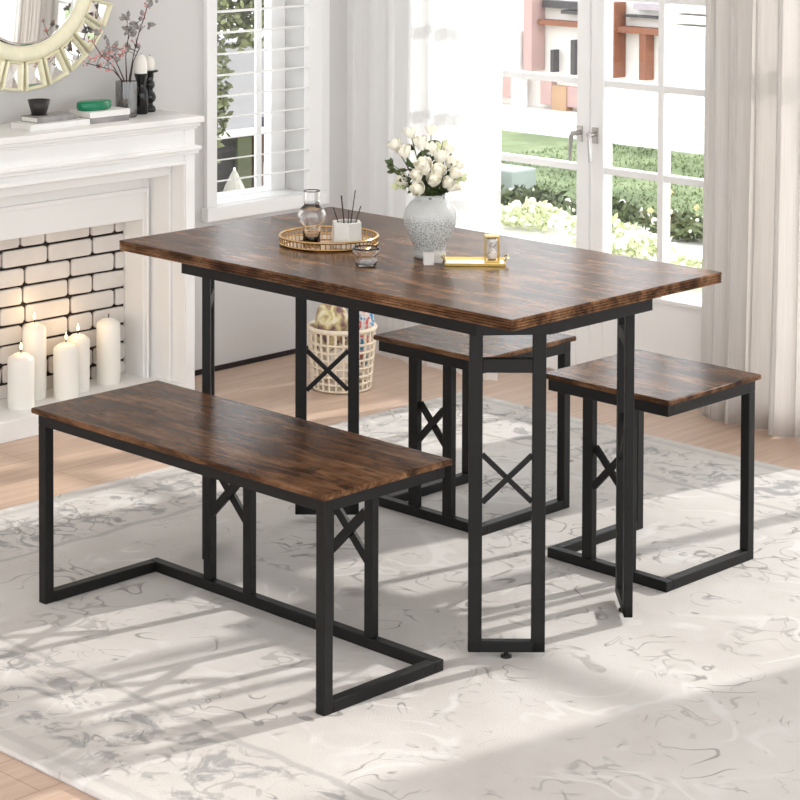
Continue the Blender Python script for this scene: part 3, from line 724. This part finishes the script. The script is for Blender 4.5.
# ------------------------------------------------------------------ basket on the floor
bs = thing('basket', 'round cream lattice wicker basket on the floor by the sheer curtain', 'basket', (-1.475, 1.235, FZ))
R0, R1, BH = .092, .106, .198
m = MB()
def br_(z): return R0+(R1-R0)*min(1, z/BH*1.25)
for k in range(26):
    a = 2*PI*k/26; m.tube([(br_(z)*math.cos(a), br_(z)*math.sin(a), z) for z in (.004, .05, .1, .15, BH)], .0042, 6)
for z in [.006, .028, .052, .078, .104, .13, .155]: torus(m, br_(z), .0045, z, 40, 6)
m.build('lattice', M['wicker'], bs)
m = MB(); torus(m, R1+.001, .008, BH, 40, 8); m.build('rim', M['wicker'], bs)
m = MB(); m.lathe([(R0-.004, .002), (R0-.004, .006), (.002, .006)], n=32); m.build('base', M['wicker'], bs)
def lump(c, sq, seed, nz=.12):
    m = MB(); r = random.Random(seed); n, k = 18, 12; ph = [r.uniform(0, 6) for _ in range(6)]; loops = []
    for j in range(1, k):
        t_ = PI*j/k; row = []
        for i in range(n):
            a = 2*PI*i/n; w_ = 1+nz*(math.sin(3*a+ph[0]+2*t_)+.6*math.sin(5*a+ph[1]-3*t_)+.5*math.sin(2*a+4*t_+ph[2]))*.6
            row.append((c[0]+sq[0]*w_*math.sin(t_)*math.cos(a), c[1]+sq[1]*w_*math.sin(t_)*math.sin(a), c[2]-sq[2]*w_*math.cos(t_)))
        loops.append(row)
    m.stack(loops, True, True); return m
tag(lump((0, 0, 0), (.048, .062, .075), 4).build('folded_cloth', M['cloth'], loc=(-1.505, 1.215, FZ+.205)), 'yellow and purple patterned cloth bundled in the wicker basket', 'cloth')
tag(lump((0, 0, 0), (.030, .034, .10), 8).build('rolled_cloth', M['cloth2'], loc=(-1.425, 1.29, FZ+.175)), 'red and blue patterned roll standing in the wicker basket', 'cloth')
tag(lump((0, 0, 0), (.060, .060, .055), 9, .08).build('fabric_lining', plain('cream_lining', rgb(240, 232, 222), .9), loc=(-1.455, 1.215, FZ+.075)), 'plain cream fabric folded low inside the wicker basket', 'cloth')

# ------------------------------------------------------------------ curtains
def curtain(name, label, mat, x0, x1, yc, zb, zt, folds, amp, seed, slant=0, flare=0, thick=.0015, xtop0=None, xtop1=None):
    r = random.Random(seed); nx, nz = int(folds*14), 26
    ph = [r.uniform(0, 6.28) for _ in range(8)]; vs_ = []
    for j in range(nz+1):
        tz = j/nz; z = zb+(zt-zb)*tz
        xa = x0+((xtop0 if xtop0 is not None else x0)-x0)*tz; xb = x1+((xtop1 if xtop1 is not None else x1)-x1)*tz
        for i in range(nx+1):
            u = i/nx; f = u*folds*2*PI
            a = amp*(.75+.35*math.sin(2.1*u*6+ph[0]))*(1+flare*(1-tz)**3)
            wv = math.sin(f+.5*math.sin(f*.37+ph[1])+.25*math.sin(3*tz+ph[2]))
            wv = math.copysign(abs(wv)**.8, wv)
            y = yc + a*wv + .25*amp*math.sin(f*.5+ph[3]+2*tz)
            x = xa+(xb-xa)*u + .35*amp*math.sin(2*f+ph[4]) + slant*(1-tz)
            zz = z + (.010*math.sin(f*1.0+ph[5])*(1-tz)**6 if j == 0 or tz < .1 else 0)
            vs_.append((x, y - flare*.03*(1-tz)**4, max(zz, zb)))
    m = MB(); m.add(vs_, [(j*(nx+1)+i, j*(nx+1)+i+1, (j+1)*(nx+1)+i+1, (j+1)*(nx+1)+i) for j in range(nz) for i in range(nx)], True)
    return tag(m.build(name, mat, solid=thick), label, 'curtain')
curtain('sheer_curtain', 'sheer white floor length curtain hanging in the corner beside the glazed doors', M['sheer'], -1.86, -1.165, 1.63, FZ, 2.3, 8, .015, 4, xtop0=-1.86, xtop1=-1.12, thick=0)
curtain('curtain', 'heavy beige floor length curtain hanging right of the glazed doors', M['linen'], -.455, .16, 1.765, FZ+.003, 2.3, 7.5, .038, 9, flare=.5, thick=.002)

# ------------------------------------------------------------------ outdoors
GZ = -.1
m = MB(); m.box((-9, WY+.2, GZ-.1), (5, 4.75, GZ)); struct(m.build('terrace', M['pave']))
m = MB(); m.box((-12, 4.75, GZ-.1), (5, 7.0, GZ)); struct(m.build('lawn', M['lawn']))
m = MB(); m.box((-12, 7.0, GZ-.1), (5, 12, GZ)); struct(m.build('garden_path', M['pave']))
m = MB(); r = random.Random(2)
for _ in range(7000):
    x, y = r.uniform(-5.05, -1.5), r.uniform(4.95, 6.95); h = r.uniform(.008, .024)
    a = r.uniform(0, 6.28); dx, dy = .006*math.cos(a), .006*math.sin(a)
    m.add([(x-dx, y-dy, GZ), (x+dx, y+dy, GZ), (x+r.uniform(-.02,.02), y+r.uniform(-.02,.02), GZ+h)], [(0,1,2)])
tag(m.build('grass', M['lawn']), 'sunlit green grass of the lawn seen through the glazed doors', 'grass', kind='stuff')
def foliage(name, mat, label, cat, n, c, rad, L, seed, stems=True, extra=None, ty=0):
    r = random.Random(seed); o = thing(name, label, cat, (c[0], c[1], GZ))
    m = MB()
    for _ in range(n):
        d = Vector((r.gauss(0,1), r.gauss(0,1), r.gauss(0,1))).normalized()*(r.random()**.35)
        p = Vector((d.x*rad[0], d.y*rad[1], c[2]-GZ+d.z*rad[2]))
        m.leaf(p, (r.uniform(-1,1), r.uniform(-1,1), r.uniform(-.4,1)), (r.uniform(-1,1), r.uniform(-1,1), r.uniform(0,1)), L*r.uniform(.6,1.2), L*.55)
    m.build('foliage', mat, o)
    if stems:
        m = MB(); m.tube([(0,ty,0), (.01,ty,(c[2]-GZ)*.6), (0,ty+.01,c[2]-GZ)], [.035, .03, .02], 8); m.build('trunk', M['twig'], o)
    if extra:
        m = MB()
        for _ in range(extra):
            d = Vector((r.gauss(0,1), r.gauss(0,1), abs(r.gauss(0,1)))).normalized()
            m.ball((d.x*rad[0], d.y*rad[1], c[2]-GZ+d.z*rad[2]), r.uniform(.008, .02), 7, 5)
        m.build('blossoms', M['blossom'], o)
    return o
for i, (x, y, rx, h, ex) in enumerate(((-3.62, 4.72, .22, .05, 6), (-3.12, 4.66, .22, .06, 14), (-2.62, 4.60, .22, .06, 14), (-4.12, 4.78, .22, .05, 6))):
    foliage('shrub', M['hedgeleaf'], ['low green shrub at the left edge of the lawn', 'low flowering shrub at the lawn edge left of the door mullion', 'low flowering shrub at the lawn edge beside the curtain', 'low shrub at the far left of the lawn edge'][i], 'shrub', 420, (x, y, GZ+h), (rx, .10, h), .05, 30+i, False, ex)
for i, (x, y) in enumerate(((-2.42, 4.0), (-1.92, 3.72), (-2.82, 4.22), (-3.30, 4.30))):
    foliage('flower_clump', M['bud'], ['pale flower clump on the terrace behind the right hand door', 'pale flower clump on the terrace nearest the beige curtain', 'pale flower clump on the terrace behind the door handles', 'pale flower clump on the terrace behind the left hand door'][i], 'flowers', 260, (x, y, GZ+.06), (.20, .14, .06), .045, 50+i, False, 45)
m = MB(); m.box((-4.40, 5.05, GZ), (-4.06, 5.25, GZ+.12)); pl = tag(m.build('reflection_block', M['greyreflection'], bevel=.01), 'smooth grey planter stand-in block on the lawn behind the sheer curtain edge', 'reflection')  # added grey block imitating a reflection in the door glass
# timber framed house
ho = thing('house', 'white rendered house with terracotta timber framing beyond the lawn', 'house', (-5.5, 8.1, GZ))
def hp(name, mat, a, b): 
    m = MB(); m.box((a[0]+5.5, a[1]-8.1, a[2]-GZ), (b[0]+5.5, b[1]-8.1, b[2]-GZ)); return m.build(name, mat, ho)
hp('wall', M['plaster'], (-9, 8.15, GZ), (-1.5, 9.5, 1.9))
hp('beam', M['timber'], (-6.43, 8.05, .490), (-5.98, 8.15, .525)); hp('beam', M['timber'], (-5.73, 8.04, .480), (-5.36, 8.15, .520))
hp('post', M['timber'], (-5.805, 8.02, .17), (-5.73, 8.14, .68)); hp('post', M['timber'], (-5.545, 8.05, .17), (-5.49, 8.14, .48))
hp('post', M['blush'], (-6.52, 8.0, .165), (-6.445, 8.14, .75)); hp('post', M['white'], (-6.615, 7.98, GZ), (-6.55, 8.08, .44))
hp('panel', M['orange'], (-6.33, 8.08, GZ), (-6.20, 8.16, .07)); hp('panel', M['blush'], (-6.20, 8.09, GZ+.03), (-6.03, 8.15, .07)); hp('panel', M['blush'], (-6.90, 8.09, -.05), (-6.615, 8.15, .15)); hp('panel', M['blush'], (-6.44, 8.09, -.07), (-6.34, 8.15, .10))
hp('downpipe', M['darkgrey'], (-6.325, 8.06, .165), (-6.295, 8.12, .32)); hp('downpipe', M['darkgrey'], (-6.145, 8.06, .16), (-6.11, 8.12, .40))
hp('window', M['darkgrey'], (-6.25, 8.08, .575), (-6.05, 8.15, .60)); hp('window', M['darkgrey'], (-6.42, 8.08, .61), (-6.02, 8.15, .66)); hp('window', M['darkgrey'], (-5.70, 8.08, .585), (-5.38, 8.15, .60)); hp('window', M['blushgrey'], (-5.62, 8.08, .64), (-5.36, 8.15, .68))
for z in (.50, .57, .64, .71): hp('siding_board', M['plaster'], (-5.28, 8.06, z), (-3.8, 8.16, z+.055))

# neighbour seen through the louvred window
nb = thing('neighbour_building', 'white building with draped dark doorway seen through the louvred window', 'building', (-5.2, 4.2, GZ))
def np_(name, mat, a, b):
    m = MB(); m.box((a[0]+5.2, a[1]-4.2, a[2]-GZ), (b[0]+5.2, b[1]-4.2, b[2]-GZ)); return m.build(name, mat, nb)
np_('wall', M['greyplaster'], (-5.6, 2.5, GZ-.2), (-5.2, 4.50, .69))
np_('doorway', M['wick'], (-5.25, 3.5, GZ-.2), (-5.185, 4.30, .185)); np_('door_frame', M['white'], (-5.2, 3.5, .185), (-5.16, 4.38, .22))
np_('drape', M['drapegreen'], (-5.19, 4.10, GZ-.2), (-5.165, 4.20, .18)); np_('drape', M['drapebrown'], (-5.19, 4.215, GZ-.2), (-5.165, 4.28, .18))
np_('window', M['darkgrey'], (-5.21, 4.30, .03), (-5.18, 4.36, .27))
pr = thing('parasol', 'folded pale canvas parasol outside the louvred window', 'parasol', (-4.7, 3.66, GZ-.02))
m = MB(); m.lathe([(.085, .02), (.08, .05), (.05, .14), (.010, .22)], n=10, smooth=False); m.build('canopy', M['canvas'], pr)
m = MB(); m.tube([(0,0,0), (0,0,.235)], .006, 8); m.build('pole', M['white'], pr)
foliage('tree', M['treeleaf'], 'leafy yellow green tree above the white building outside the louvred window', 'tree', 3000, (-4.60, 3.72, 1.05), (.22, .55, .34), .06, 70, ty=-.42)
foliage('climbing_plant', M['treeleaf'], 'narrow climbing plant at the left edge of the louvred window', 'plant', 420, (-4.6, 3.44, .48), (.05, .085, .30), .05, 71, ty=-.06)

# ------------------------------------------------------------------ light
wd = bpy.data.worlds.new('World'); scene.world = wd; wd.use_nodes = True
nt = wd.node_tree; bg = nt.nodes['Background']; bg.inputs['Strength'].default_value = 1.0
tc = nt.nodes.new('ShaderNodeTexCoord'); sp = nt.nodes.new('ShaderNodeSeparateXYZ'); rp = nt.nodes.new('ShaderNodeValToRGB')
nt.links.new(tc.outputs['Generated'], sp.inputs[0]); nt.links.new(sp.outputs['Z'], rp.inputs[0]); nt.links.new(rp.outputs[0], bg.inputs['Color'])
rp.color_ramp.elements[0].position = 0; rp.color_ramp.elements[0].color = (.955, .975, 1.0, 1); rp.color_ramp.elements[1].position = .6; rp.color_ramp.elements[1].color = (.88, .94, 1.0, 1)
sl = bpy.data.lights.new('sun', 'SUN'); sl.energy = 1.25; sl.angle = math.radians(1.2); sl.color = (1, .97, .93)
so = bpy.data.objects.new('sun', sl); COL.objects.link(so)
el, az = math.radians(27), math.radians(-102)
so.rotation_euler = Vector((math.cos(az)*math.cos(el), math.sin(az)*math.cos(el), -math.sin(el))).to_track_quat('-Z', 'Y').to_euler()
so.location = (1, 6, 5)

# ------------------------------------------------------------------ camera
cam = bpy.data.cameras.new('camera'); co = bpy.data.objects.new('camera', cam); COL.objects.link(co)
yaw, pitch, roll = 2.3551, -.0390, .0026
f = Vector((math.cos(yaw)*math.cos(pitch), math.sin(yaw)*math.cos(pitch), math.sin(pitch))); rgt = Vector((math.sin(yaw), -math.cos(yaw), 0)); up = rgt.cross(f)
r2 = rgt*math.cos(roll)+up*math.sin(roll); u2 = -rgt*math.sin(roll)+up*math.cos(roll)
mt = Matrix(((r2.x, u2.x, -f.x, 3.5501), (r2.y, u2.y, -f.y, -3.7299), (r2.z, u2.z, -f.z, 1.7332), (0, 0, 0, 1)))
co.matrix_world = mt
cam.sensor_width = 36; cam.lens = 2209.7/800*36; cam.shift_x = (400-358.41)/800; cam.shift_y = (-67.92-400)/800; cam.clip_end = 100
scene.camera = co
vs = scene.view_settings; vs.view_transform = 'Standard'; vs.look = 'None'; vs.gamma = 1; vs.use_curve_mapping = False; vs.exposure = 1.5
